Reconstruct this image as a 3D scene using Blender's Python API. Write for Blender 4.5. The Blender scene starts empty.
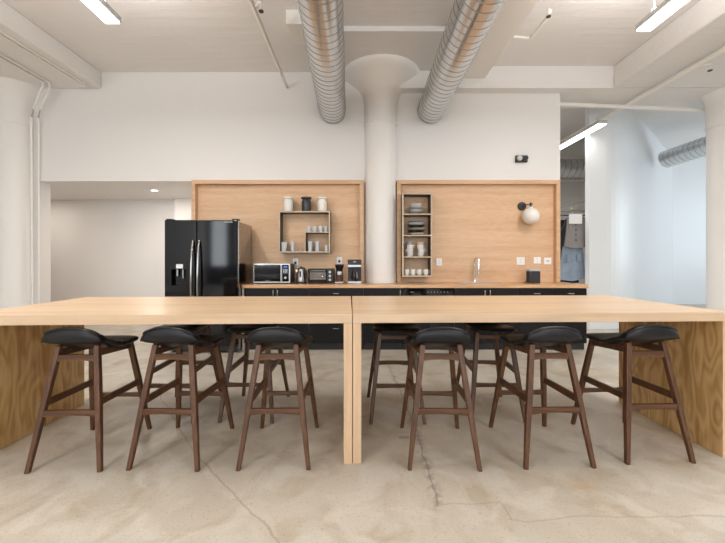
import bpy, bmesh, math, random
from mathutils import Vector, Matrix
random.seed(7)
PI = math.pi
scn = bpy.context.scene
COL = scn.collection
F = 350.0          # focal length in pixels for a 725 px wide frame
EYE = 1.25

# ------------------------------------------------------------------ materials
def new_mat(name):
    m = bpy.data.materials.new(name); m.use_nodes = True
    nt = m.node_tree; b = nt.nodes['Principled BSDF']
    return m, nt, b

def plain(name, col, rough=.5, metal=0, bump=0, bscale=40, coat=0, trans=0, var=0.0, emit=None, estr=0, spec=.5):
    
    m, nt, b = new_mat(name)
    b.inputs['Base Color'].default_value = (*col, 1)
    b.inputs['Roughness'].default_value = rough
    b.inputs['Metallic'].default_value = metal
    b.inputs['Specular IOR Level'].default_value = spec
    b.inputs['Coat Weight'].default_value = coat
    b.inputs['Transmission Weight'].default_value = trans
    if emit:
        b.inputs['Emission Color'].default_value = (*emit, 1)
        b.inputs['Emission Strength'].default_value = estr
    tc = nt.nodes.new('ShaderNodeTexCoord')
    n = nt.nodes.new('ShaderNodeTexNoise'); n.inputs['Scale'].default_value = bscale
    n.inputs['Detail'].default_value = 4
    nt.links.new(tc.outputs['Object'], n.inputs['Vector'])
    if bump:
        bp = nt.nodes.new('ShaderNodeBump'); bp.inputs['Strength'].default_value = bump
        bp.inputs['Distance'].default_value = .01
        nt.links.new(n.outputs['Fac'], bp.inputs['Height']); nt.links.new(bp.outputs['Normal'], b.inputs['Normal'])
    if var:
        n2 = nt.nodes.new('ShaderNodeTexNoise'); n2.inputs['Scale'].default_value = bscale * .12
        nt.links.new(tc.outputs['Object'], n2.inputs['Vector'])
        mx = nt.nodes.new('ShaderNodeMix'); mx.data_type = 'RGBA'
        mx.inputs[6].default_value = (*[c * (1 - var) for c in col], 1)
        mx.inputs[7].default_value = (*[min(1, c * (1 + var)) for c in col], 1)
        nt.links.new(n2.outputs['Fac'], mx.inputs[0]); nt.links.new(mx.outputs[2], b.inputs['Base Color'])
    return m

def wood(name, c_dark, c_mid, c_light, scale, along='X', rough=.45, coat=0, figure=.0, fine=1.0):
    """Long streaks along one axis plus optional cathedral figure."""
    m, nt, b = new_mat(name); L = nt.links.new
    tc = nt.nodes.new('ShaderNodeTexCoord'); mp = nt.nodes.new('ShaderNodeMapping')
    s = [scale * 9, scale * 9, scale * 9]; s['XYZ'.index(along)] = scale * .45
    mp.inputs['Scale'].default_value = s
    L(tc.outputs['Object'], mp.inputs['Vector'])
    n = nt.nodes.new('ShaderNodeTexNoise'); n.inputs['Scale'].default_value = 1; n.inputs['Detail'].default_value = 6
    n.inputs['Roughness'].default_value = .62; n.inputs['Distortion'].default_value = .35
    L(mp.outputs['Vector'], n.inputs['Vector'])
    src = n.outputs['Fac']
    if figure:
        mp2 = nt.nodes.new('ShaderNodeMapping')
        s2 = [3.4, 3.4, 3.4]; s2['XYZ'.index(along)] = 1.0
        mp2.inputs['Scale'].default_value = s2
        L(tc.outputs['Object'], mp2.inputs['Vector'])
        n2 = nt.nodes.new('ShaderNodeTexNoise'); n2.inputs['Scale'].default_value = 1.5; n2.inputs['Detail'].default_value = 2
        L(mp2.outputs['Vector'], n2.inputs['Vector'])
        mu = nt.nodes.new('ShaderNodeMath'); mu.operation = 'MULTIPLY'; mu.inputs[1].default_value = 60
        L(n2.outputs['Fac'], mu.inputs[0])
        si = nt.nodes.new('ShaderNodeMath'); si.operation = 'SINE'; L(mu.outputs[0], si.inputs[0])
        ma = nt.nodes.new('ShaderNodeMath'); ma.operation = 'MULTIPLY_ADD'
        ma.inputs[1].default_value = figure; L(si.outputs[0], ma.inputs[0]); L(n.outputs['Fac'], ma.inputs[2])
        src = ma.outputs[0]
    r = nt.nodes.new('ShaderNodeValToRGB'); L(src, r.inputs['Fac'])
    e = r.color_ramp.elements
    e[0].position = .3; e[0].color = (*c_dark, 1); e[1].position = .68; e[1].color = (*c_light, 1)
    k = e.new(.5); k.color = (*c_mid, 1)
    L(r.outputs['Color'], b.inputs['Base Color'])
    b.inputs['Roughness'].default_value = rough; b.inputs['Coat Weight'].default_value = coat
    b.inputs['Coat Roughness'].default_value = .25
    return m

M = {}
M['wall'] = plain('white_wall_paint', (.79, .77, .755), .55, bump=.04, bscale=14)
M['ceil'] = plain('ceiling_paint', (.80, .78, .77), .7, bump=.3, bscale=7, var=.03)
M['gloss'] = plain('gloss_white_paint', (.80, .83, .85), .34, bump=.03, bscale=2.2)
M['pillar'] = plain('column_paint', (.83, .80, .77), .5, bump=.15, bscale=9)
M['maple'] = wood('maple_plywood', (.56, .37, .21), (.66, .465, .29), (.72, .54, .37), 1.6, 'X', .36, coat=.12)
M['maple_edge'] = wood('maple_edge', (.55, .385, .25), (.61, .445, .30), (.66, .50, .35), 2.5, 'X', .5)
M['maple_v'] = wood('maple_vertical', (.55, .375, .235), (.61, .43, .275), (.66, .48, .32), 2.5, 'Z', .5)
M['fir'] = wood('fir_plywood', (.40, .22, .07), (.56, .35, .14), (.66, .44, .21), 1.8, 'Z', .45, figure=.11)
M['backply'] = wood('birch_plywood', (.57, .345, .19), (.66, .43, .26), (.72, .50, .325), .9, 'X', .5, figure=.035)
M['trimply'] = wood('panel_frame_wood', (.54, .33, .18), (.61, .39, .23), (.66, .44, .28), 2, 'X', .5)
M['shelfwood'] = wood('shelf_birch', (.48, .36, .25), (.56, .43, .30), (.62, .49, .36), 3, 'X', .5)
M['butcher'] = wood('counter_wood', (.50, .24, .10), (.62, .35, .17), (.70, .44, .24), 2.2, 'X', .3, coat=.3)
M['walnut'] = wood('walnut', (.048, .018, .006), (.088, .034, .012), (.135, .057, .022), 5, 'Z', .42)
M['walnut_x'] = wood('walnut_rail', (.048, .018, .006), (.088, .034, .012), (.135, .057, .022), 5, 'X', .42)
M['leather'] = plain('black_leather', (.007, .007, .009), .38, bump=.12, bscale=160, spec=.35)
M['piping'] = plain('leather_piping', (.02, .02, .025), .3)
M['black'] = plain('black_laminate', (.008, .0075, .0075), .33, spec=.25)
M['blackgloss'] = plain('black_gloss', (.004, .004, .005), .08, spec=.4)
M['fridge'] = plain('fridge_black', (.003, .003, .004), .07, bump=.02, bscale=3, spec=.38)
M['fridgeside'] = plain('fridge_side_black', (.36, .34, .32), .14, metal=1, bump=.01, bscale=60)
M['matteblack'] = plain('matte_black', (.02, .02, .022), .5)
M['carcass'] = plain('cabinet_carcass', (.55, .5, .45), .5)
M['steel'] = plain('brushed_steel', (.44, .435, .43), .32, metal=1)
M['chrome'] = plain('chrome', (.8, .8, .8), .12, metal=1)
M['galv'] = plain('galvanised_steel', (.66, .66, .65), .23, metal=1, bump=.05, bscale=9, var=.06)
M['whiteplastic'] = plain('white_plastic', (.88, .87, .86), .35)
M['lampbody'] = plain('lamp_housing', (.5, .5, .5), .4)
M['porcelain'] = plain('white_porcelain', (.80, .78, .74), .25)
M['cream'] = plain('cream_porcelain', (.66, .55, .38), .3)
M['darkporc'] = plain('dark_glaze', (.025, .028, .035), .3)
M['greyporc'] = plain('grey_glaze', (.36, .37, .40), .35)
M['glass'] = plain('clear_glass', (.80, .84, .88), .12, trans=.35)
M['smoke'] = plain('dark_glass', (.012, .012, .014), .08, spec=.35)
M['coffee'] = plain('coffee_beans', (.10, .035, .015), .5, bump=.6, bscale=250)
M['window_inner'] = plain('oven_interior', (.12, .10, .08), .3, metal=.5)
M['globe'] = plain('opal_glass', (.80, .77, .72), .3)
M['blue'] = plain('blue_display', (.01, .03, .12), .3, emit=(.08, .25, 1), estr=.5)
M['paper'] = plain('white_paper', (.8, .8, .8), .7)
M['denim'] = plain('pale_denim', (.27, .34, .42), .9, bump=.4, bscale=60, var=.25)
M['greydenim'] = plain('grey_cloth', (.25, .24, .23), .9, bump=.4, bscale=60, var=.2)
M['blackcloth'] = plain('black_cloth', (.015, .015, .018), .9, bump=.3)
M['red'] = plain('red_cloth', (.5, .02, .02), .8)
M['yellow'] = plain('yellow_plastic', (.75, .55, .05), .5)
M['tube_light'] = plain('lamp_diffuser', (.9, .9, .9), .5, emit=(1, .96, .91), estr=6)
M['downlight'] = plain('downlight_lens', (.9, .9, .9), .5, emit=(1, .9, .8), estr=8)
M['framepaint'] = plain('window_frame_paint', (.25, .25, .26), .4)
M['pipe'] = plain('pipe_paint', (.86, .83, .79), .5)
M['seam'] = plain('duct_seam', (.33, .32, .31), .4, metal=1)
M['farwall'] = plain('dark_grey_paint', (.10, .10, .11), .6)
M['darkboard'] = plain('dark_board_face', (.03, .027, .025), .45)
M['rust'] = plain('sprinkler_bronze', (.09, .05, .03), .5, metal=.4)

def board_marks(m):
    nt = m.node_tree; L = nt.links.new; b = nt.nodes['Principled BSDF']
    tc = nt.nodes.new('ShaderNodeTexCoord'); mp = nt.nodes.new('ShaderNodeMapping'); mp.inputs['Scale'].default_value = (.5, 7, 7)
    n = nt.nodes.new('ShaderNodeTexNoise'); n.inputs['Scale'].default_value = 1.2; n.inputs['Detail'].default_value = 5; n.inputs['Roughness'].default_value = .7
    L(tc.outputs['Object'], mp.inputs['Vector']); L(mp.outputs['Vector'], n.inputs['Vector'])
    bp = nt.nodes.new('ShaderNodeBump'); bp.inputs['Strength'].default_value = .45; bp.inputs['Distance'].default_value = .02
    L(n.outputs['Fac'], bp.inputs['Height'])
    old = b.inputs['Normal'].links[0].from_node; L(bp.outputs['Normal'], old.inputs['Normal'])
board_marks(M['ceil'])
def floor_mat():
    m, nt, b = new_mat('polished_concrete'); L = nt.links.new; N = nt.nodes.new
    tc = N('ShaderNodeTexCoord')
    def noise(sc, det=4, dist=0):
        n = N('ShaderNodeTexNoise'); n.inputs['Scale'].default_value = sc; n.inputs['Detail'].default_value = det
        n.inputs['Distortion'].default_value = dist
        L(tc.outputs['Object'], n.inputs['Vector']); return n
    def ramp(src, p0, c0, p1, c1):
        r = N('ShaderNodeValToRGB'); e = r.color_ramp.elements
        e[0].position = p0; e[0].color = (*c0, 1); e[1].position = p1; e[1].color = (*c1, 1)
        L(src, r.inputs['Fac']); return r.outputs['Color']
    def mix(fac, a, c, mode='MIX'):
        x = N('ShaderNodeMix'); x.data_type = 'RGBA'; x.blend_type = mode
        if isinstance(fac, float): x.inputs[0].default_value = fac
        else: L(fac, x.inputs[0])
        L(a, x.inputs[6])
        if isinstance(c, tuple): x.inputs[7].default_value = (*c, 1)
        else: L(c, x.inputs[7])
        return x.outputs[2]
    base = ramp(noise(.9, 6, .6).outputs['Fac'], .35, (.48, .425, .345), .62, (.58, .53, .455))
    stain = ramp(noise(2.6, 8, 1.4).outputs['Fac'], .50, (0, 0, 0), .68, (.75, .75, .75))
    base = mix(stain, base, (.40, .32, .22))
    pale = ramp(noise(4.0, 9, .8).outputs['Fac'], .48, (0, 0, 0), .62, (.6, .6, .6))
    base = mix(pale, base, (.63, .59, .52))
    speck = ramp(noise(60, 3).outputs['Fac'], .28, (.78, .76, .73), .40, (1, 1, 1))
    base = mix(1.0, base, speck, 'MULTIPLY')
    grit = ramp(noise(140, 4).outputs['Fac'], .3, (.88, .88, .88), .6, (1.04, 1.04, 1.04))
    base = mix(1.0, base, grit, 'MULTIPLY')
    # cracks: distance to polylines on the floor, with a wobbling edge
    wob = noise(5, 5); v1 = N('ShaderNodeVectorMath'); v1.operation = 'SUBTRACT'; L(wob.outputs['Color'], v1.inputs[0]); v1.inputs[1].default_value = (.5, .5, .5)
    v2 = N('ShaderNodeVectorMath'); v2.operation = 'SCALE'; v2.inputs['Scale'].default_value = .07; L(v1.outputs[0], v2.inputs[0])
    v3 = N('ShaderNodeVectorMath'); v3.operation = 'ADD'; L(tc.outputs['Object'], v3.inputs[0]); L(v2.outputs[0], v3.inputs[1])
    v4 = N('ShaderNodeVectorMath'); v4.operation = 'MULTIPLY'; L(v3.outputs[0], v4.inputs[0]); v4.inputs[1].default_value = (1, 1, 0)
    P = v4.outputs[0]
    def fl(x, y):
        d = EYE * F / (y - 260); return ((x - 360) * d / F, d, 0)
    def segs(pts):
        out = None
        for a, c in zip(pts[:-1], pts[1:]):
            a = Vector(a); c = Vector(c); ba = c - a
            s = N('ShaderNodeVectorMath'); s.operation = 'SUBTRACT'; L(P, s.inputs[0]); s.inputs[1].default_value = a
            d = N('ShaderNodeVectorMath'); d.operation = 'DOT_PRODUCT'; L(s.outputs[0], d.inputs[0]); d.inputs[1].default_value = ba / ba.length_squared
            cl = N('ShaderNodeClamp'); L(d.outputs['Value'], cl.inputs[0])
            sc = N('ShaderNodeVectorMath'); sc.operation = 'SCALE'; sc.inputs[0].default_value = ba; L(cl.outputs[0], sc.inputs['Scale'])
            s2 = N('ShaderNodeVectorMath'); s2.operation = 'DISTANCE'; L(s.outputs[0], s2.inputs[0]); L(sc.outputs[0], s2.inputs[1])
            if out is None: out = s2.outputs['Value']
            else:
                mn = N('ShaderNodeMath'); mn.operation = 'MINIMUM'; L(out, mn.inputs[0]); L(s2.outputs['Value'], mn.inputs[1]); out = mn.outputs[0]
        return out
    d1 = segs([fl(386, 360), fl(401.6, 394), fl(418, 436), fl(426, 464), fl(438, 505)])
    d2 = segs([fl(438, 505), fl(501, 503), fl(511, 519), fl(576, 518), fl(724, 515)])
    d3 = segs([fl(160, 395), fl(193, 451), fl(213, 475), fl(256, 517), fl(280, 543)])
    def band(d, w, soft):
        mr = N('ShaderNodeMapRange'); L(d, mr.inputs['Value']); mr.inputs['From Min'].default_value = w
        mr.inputs['From Max'].default_value = w + soft; mr.inputs['To Min'].default_value = 1; mr.inputs['To Max'].default_value = 0
        return mr.outputs[0]
    def mul(a, k, other=None):
        x = N('ShaderNodeMath'); x.operation = 'MULTIPLY'; L(a, x.inputs[0])
        if other is None: x.inputs[1].default_value = k
        else: L(other, x.inputs[1])
        return x.outputs[0]
    chip = ramp(noise(22, 6, .5).outputs['Fac'], .44, (0, 0, 0), .56, (1, 1, 1))
    base = mix(mul(mul(band(d1, .003, .05), .55, chip), .42), base, (.10, .075, .055))
    base = mix(mul(band(d1, .002, .006), .5), base, (.16, .12, .085))
    base = mix(mul(band(d2, .001, .008), .35), base, (.26, .2, .13))
    base = mix(mul(band(d3, .001, .008), .45), base, (.24, .16, .09))
    # rusty ring stain near the far right
    sp = segs([fl(576, 484), fl(584, 486)])
    base = mix(mul(band(sp, .03, .05), .35), base, (.45, .30, .15))
    # metal floor cap discolouration beside the crack
    sp2 = segs([fl(401, 437), fl(407, 437)])
    base = mix(mul(band(sp2, .02, .01), .7), base, (.22, .20, .18))
    L(base, b.inputs['Base Color'])
    rr = ramp(noise(3, 3).outputs['Fac'], .35, (.34, .34, .34), .65, (.55, .55, .55)); L(rr, b.inputs['Roughness'])
    bp = N('ShaderNodeBump'); bp.inputs['Strength'].default_value = .12; bp.inputs['Distance'].default_value = .005
    L(noise(30, 6).outputs['Fac'], bp.inputs['Height']); L(bp.outputs['Normal'], b.inputs['Normal'])
    return m
M['floor'] = floor_mat()

# ------------------------------------------------------------------ mesh builder
class MB:
    def __init__(s): s.bm = bmesh.new()
    def box(s, x0, x1, y0, y1, z0, z1, mi=0, side_mi=None):
        v = [s.bm.verts.new(p) for p in ((x0,y0,z0),(x1,y0,z0),(x1,y1,z0),(x0,y1,z0),(x0,y0,z1),(x1,y0,z1),(x1,y1,z1),(x0,y1,z1))]
        for k, q in enumerate(((3,2,1,0),(4,5,6,7),(0,1,5,4),(1,2,6,5),(2,3,7,6),(3,0,4,7))):
            f = s.bm.faces.new([v[i] for i in q]); f.material_index = mi
            if side_mi is not None and k in (3, 5): f.material_index = side_mi
        return s
    def hexa(s, a, c, mi=0):          # two quads of four points
        v = [s.bm.verts.new(p) for p in list(a) + list(c)]
        for q in ((3,2,1,0),(4,5,6,7),(0,1,5,4),(1,2,6,5),(2,3,7,6),(3,0,4,7)):
            s.bm.faces.new([v[i] for i in q]).material_index = mi
        return s
    def bar(s, p0, p1, w0, w1=None, h0=None, h1=None, up=(0, 0, 1), mi=0):
        p0, p1 = Vector(p0), Vector(p1); w1 = w1 or w0; h0 = h0 or w0; h1 = h1 or h0
        d = (p1 - p0).normalized(); x = d.cross(Vector(up))
        if x.length < 1e-4: x = Vector((1, 0, 0))
        x.normalize(); y = x.cross(d)
        def q(p, w, h): return [p - x*w/2 - y*h/2, p + x*w/2 - y*h/2, p + x*w/2 + y*h/2, p - x*w/2 + y*h/2]
        return s.hexa(q(p0, w0, h0), q(p1, w1, h1), mi)
    def leg(s, p0, p1, w0, w1):       # square post whose faces stay square to X and Y
        def q(p, w): x, y, z = p; w /= 2; return [(x-w,y-w,z),(x+w,y-w,z),(x+w,y+w,z),(x-w,y+w,z)]
        return s.hexa(q(p0, w0), q(p1, w1))
    def tube(s, pts, r, n=10, mi=0, closed=False, rs=None):
        pts = [Vector(p) for p in pts]; rings = []; N = len(pts)
        for i, p in enumerate(pts):
            if closed: d = pts[(i+1) % N] - pts[i-1]
            else: d = pts[min(i+1, N-1)] - pts[max(i-1, 0)]
            d.normalize(); u = Vector((0, 0, 1)) if abs(d.z) < .9 else Vector((1, 0, 0))
            x = d.cross(u).normalized(); y = x.cross(d); rr = rs[i] if rs else r
            rings.append([s.bm.verts.new(p + (x*math.cos(2*PI*k/n) + y*math.sin(2*PI*k/n))*rr) for k in range(n)])
        for i in range(N if closed else N-1):
            a, c = rings[i], rings[(i+1) % N]
            for k in range(n):
                f = s.bm.faces.new((a[k], a[(k+1) % n], c[(k+1) % n], c[k])); f.smooth = True; f.material_index = mi
        if not closed:
            for rg in (rings[0][::-1], rings[-1]): s.bm.faces.new(rg).material_index = mi
        return s
    def lathe(s, prof, c=(0, 0, 0), n=24, mi=0, axis='Z', sy=1):
        c = Vector(c); rings = []
        def P(r, h, a):
            x, y = r*math.cos(a), r*math.sin(a)*sy
            return {'Z': Vector((x, y, h)), 'Y': Vector((x, h, y)), 'X': Vector((h, x, y))}[axis] + c
        for r, h in prof:
            if r < 1e-5: rings.append([s.bm.verts.new(P(0, h, 0))])
            else: rings.append([s.bm.verts.new(P(r, h, 2*PI*k/n)) for k in range(n)])
        for a, b in zip(rings[:-1], rings[1:]):
            for k in range(n):
                if len(a) == 1 and len(b) == 1: continue
                if len(a) == 1: q = (a[0], b[(k+1) % n], b[k])
                elif len(b) == 1: q = (a[k], a[(k+1) % n], b[0])
                else: q = (a[k], a[(k+1) % n], b[(k+1) % n], b[k])
                f = s.bm.faces.new(q); f.smooth = True; f.material_index = mi
        for rg in (rings[0], rings[-1]):
            if len(rg) > 1: s.bm.faces.new(rg).material_index = mi
        return s
    def prism(s, poly, z0, z1, mi=0, plane='XY'):
        def T(a, b, h): return {'XY': (a, b, h), 'XZ': (a, h, b), 'YZ': (h, a, b)}[plane]
        lo = [s.bm.verts.new(T(a, b, z0)) for a, b in poly]; hi = [s.bm.verts.new(T(a, b, z1)) for a, b in poly]
        n = len(poly)
        s.bm.faces.new(lo[::-1]).material_index = mi; s.bm.faces.new(hi).material_index = mi
        for k in range(n): s.bm.faces.new((lo[k], lo[(k+1) % n], hi[(k+1) % n], hi[k])).material_index = mi
        return s
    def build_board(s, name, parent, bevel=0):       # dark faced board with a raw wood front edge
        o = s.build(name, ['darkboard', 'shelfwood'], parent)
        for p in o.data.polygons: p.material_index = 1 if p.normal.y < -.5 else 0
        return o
    def build(s, name, mats, parent=None, bevel=0, smooth=False, loc=None, rotz=0, seg=2):
        bmesh.ops.recalc_face_normals(s.bm, faces=s.bm.faces[:])
        for e in s.bm.edges:
            if len(e.link_faces) == 2 and e.calc_face_angle(0) > .7: e.smooth = False
        me = bpy.data.meshes.new(name)
        if smooth:
            for f in s.bm.faces: f.smooth = True
        s.bm.to_mesh(me); s.bm.free()
        for mt in (mats if isinstance(mats, (list, tuple)) else [mats]): me.materials.append(M[mt] if isinstance(mt, str) else mt)
        o = bpy.data.objects.new(name, me); COL.objects.link(o)
        if parent: o.parent = parent
        if loc is not None: o.location = loc
        if rotz: o.rotation_euler.z = rotz
        if bevel:
            b = o.modifiers.new('bevel', 'BEVEL'); b.width = bevel; b.segments = seg; b.limit_method = 'ANGLE'; b.angle_limit = .6
        return o

def tag(o, label, cat, group=None, kind=None):
    if label: o['label'] = label
    if cat: o['category'] = cat
    if group: o['group'] = group
    if kind: o['kind'] = kind
    return o
def thing(name, label, cat, loc=(0, 0, 0), rotz=0, group=None):
    o = bpy.data.objects.new(name, None); COL.objects.link(o); o.empty_display_size = .1
    o.location = loc; o.rotation_euler.z = rotz
    return tag(o, label, cat, group)
def struct(name, mb, mat, **k):
    o = mb.build(name, mat, **k); o['kind'] = 'structure'; return o
def kids(o): return [c for c in bpy.data.objects if c.parent == o]
def dup(root, loc, rotz=0, label=None, group=None):
    def rec(o, par):
        c = o.copy(); COL.objects.link(c)
        if par: c.parent = par
        for ch in kids(o): rec(ch, c)
        return c
    r = rec(root, None); r.location = loc; r.rotation_euler.z = rotz
    if label: r['label'] = label
    if group: r['group'] = group
    return r
def at(x, y, d):                      # point in the room seen at that spot of the photo, d metres deep
    return Vector(((x - 360) * d / F, d, EYE + (260 - y) * d / F))

# ------------------------------------------------------------------ room shell
YW = 5.42; XL, XR, YB, YF, ZC = -8.0, 12.0, -9.0, 12.0, 4.16
struct('floor', MB().box(XL, XR, YB, YF, -.1, 0), 'floor')
struct('ceiling', MB().box(XL, XR, YB, YF, ZC, ZC + .2), 'ceil')
w = MB()                                                        # the wall with the passage opening
w.box(XL, -4.95, YW, YW + .18, 0, ZC)
w.box(-4.95, -2.56, YW, YW + .18, 2.47, ZC)
w.box(-2.56, 3.10, YW, YW + .18, 0, ZC)
struct('wall_back', w, 'wall')
struct('trim_1', MB().box(XL, -2.40, YW + .18, 7.13, 2.47, 2.6), 'wall')         # soffit of the passage
struct('wall_passage', MB().box(XL, -2.40, 7.13, 7.3, 0, 2.47).box(-3.67, -2.40, 6.93, 7.13, 0, 2.47).box(-2.56, -2.40, YW + .18, 6.93, 0, 2.47), 'wall')
struct('wall_left', MB().box(XL - .2, XL, YB, YF, 0, ZC), 'wall')
struct('wall_far', MB().box(-2.4, 8.2, 9.75, 9.9, 0, ZC), 'wall')
struct('trim_2', MB().box(-4, -3.9, 1, 1.01, 4.1, 4.15), 'wall') if False else None
# glossy white partition with rounded corner, beyond the kitchen wall
pl = [(4.13, 6.30)]
for k in range(9):
    t = k / 8; a = Vector((4.45, 6.32)); bb = Vector((4.80, 6.34)); c = Vector((5.6, 7.05))
    pl.append(tuple(a*(1-t)**2 + bb*2*t*(1-t) + c*t*t))
pl += [(8.85, 9.9), (XR, 9.9)]
back = [(XR, 10.1), (8.8, 10.1), (4.70, 6.46), (4.13, 6.42)]
struct('wall_glossy', MB().prism(pl + back, 0, ZC), 'gloss')
# wall behind the camera and at the right, both with windows
def wall_windows(name, horiz, pos, thick, a0, a1, wins, z0, z1, mt='wall'):
    m = MB(); prev = a0
    def bx(p, q, lo, hi):
        if horiz: m.box(p, q, pos, pos + thick, lo, hi)
        else: m.box(pos, pos + thick, p, q, lo, hi)
    for p, q in wins:
        bx(prev, p, 0, ZC); bx(p, q, 0, z0); bx(p, q, z1, ZC); prev = q
    bx(prev, a1, 0, ZC)
    struct(name, m, mt)
WB = [(-7.8, -6.95), (-6.4, -4.3), (-3.6, -1.4), (-.7, 1.5), (2.2, 4.4), (5.1, 7.3)]
WR = [(.2, 2.4), (3.2, 5.4), (6.2, 8.4)]
wall_windows('wall_front', True, YB - .3, .3, XL, XR, WB, .9, 3.6, 'farwall')
wall_windows('wall_right', False, XR, .3, YB, YF, WR, .9, 3.6)
n = 0
for horiz, L_, pos in ((True, WB, YB - .2), (False, WR, XR + .12)):
    for p, q in L_:
        n += 1; m = MB()
        def bx(a, c, lo, hi):
            if horiz: m.box(a, c, pos, pos + .06, lo, hi)
            else: m.box(pos, pos + .06, a, c, lo, hi)
        bx(p, p + .06, .9, 3.6); bx(q - .06, q, .9, 3.6); bx(p + .06, q - .06, .9, .96); bx(p + .06, q - .06, 3.54, 3.6)
        bx((p + q)/2 - .02, (p + q)/2 + .02, .96, 3.54)
        for z in (1.8, 2.7): bx(p + .06, (p + q)/2 - .02, z - .015, z + .015); bx((p + q)/2 + .02, q - .06, z - .015, z + .015)
        struct('window_%d' % n, m, 'framepaint')

# beams under the slab
struct('beam_left', MB().box(-6.6, -4.0, YB, YW, 3.90, ZC), 'ceil', bevel=.02)
struct('beam_right', MB().box(3.80, 7.6, YB, 5.25, 3.83, ZC), 'ceil', bevel=.02)
b = MB(); b.box(.3, XR, 5.25, YW, 3.83, ZC); b.box(3.10, XR, YW, 5.94, 3.83, ZC)
struct('beam_back', b, 'ceil')
struct('ceiling_drop_panel', MB().box(-.75, 1.50, 4.34, 5.25, 4.09, ZC), 'ceil', bevel=.01)

# mushroom columns
def column(name, x, y):
    m = MB()
    prof = [(.245, 0), (.245, 3.30), (.257, 3.302), (.257, 3.62), (.268, 3.72), (.30, 3.81), (.36, 3.89), (.44, 3.95), (.50, 3.99), (.57, 4.03), (.60, 4.08), (.60, 4.20)]
    m.lathe(prof, (x, y, 0), 48)
    return struct(name, m, 'pillar')
column('column_middle', .32, YW)
column('column_left', -5.30, YW)
column('column_right', 5.70, YW)

# plywood wall panels with frames
def wall_panel(x0, x1, label):
    t = thing('wall_panel', label, 'wall panel', ((x0 + x1)/2, YW, .911), 0, None)
    w_ = (x1 - x0)/2; H = 2.46 - .911
    MB().box(-w_ + .06, w_ - .06, -.045, -.002, .002, H - .06).build('panel_board', 'backply', t)
    m = MB(); m.box(-w_, -w_ + .06, -.13, -.002, .002, H - .06); m.box(w_ - .06, w_, -.13, -.002, .002, H - .06); m.box(-w_, w_, -.13, -.002, H - .06, H)
    m.build('panel_frame', 'trimply', t, bevel=.003)
wall_panel(-2.55, .055, 'large framed plywood wall panel behind the refrigerator and small box shelf')
wall_panel(.56, 3.03, 'large framed plywood wall panel behind the faucet and globe wall lamp')

# ------------------------------------------------------------------ tables
def table(loc, rot, label, LG=2.385, PD=.97):
    t = thing('counter_height_table', label, 'table', loc, rot)
    Lg, D, th = LG, 1.06, .058
    m = MB(); m.box(0, Lg, 0, D, .92 - th, .92)
    top = m.build('tabletop', ['maple', 'maple_edge'], t, bevel=.002)
    for p in top.data.polygons:
        if abs(p.normal.z) < .5: p.material_index = 1
    for x0 in (0.0, Lg - .052):
        MB().box(x0, x0 + .052, 0, PD, 0, .92 - th - .0005, 0, 1).build('side_panel', ['maple_v', 'fir'], t, bevel=.002)
    return t
R15 = math.radians(2.0)
table((-.048 - 2.36*math.cos(R15), 2.145 - 2.36*math.sin(R15), 0), R15, 'long pale maple table with solid side panels, left of the centre seam', 2.36)
table((-.044, 2.148, 0), math.radians(1.6), 'long pale maple table with solid side panels, right of the centre seam', 2.392, .86)

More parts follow.
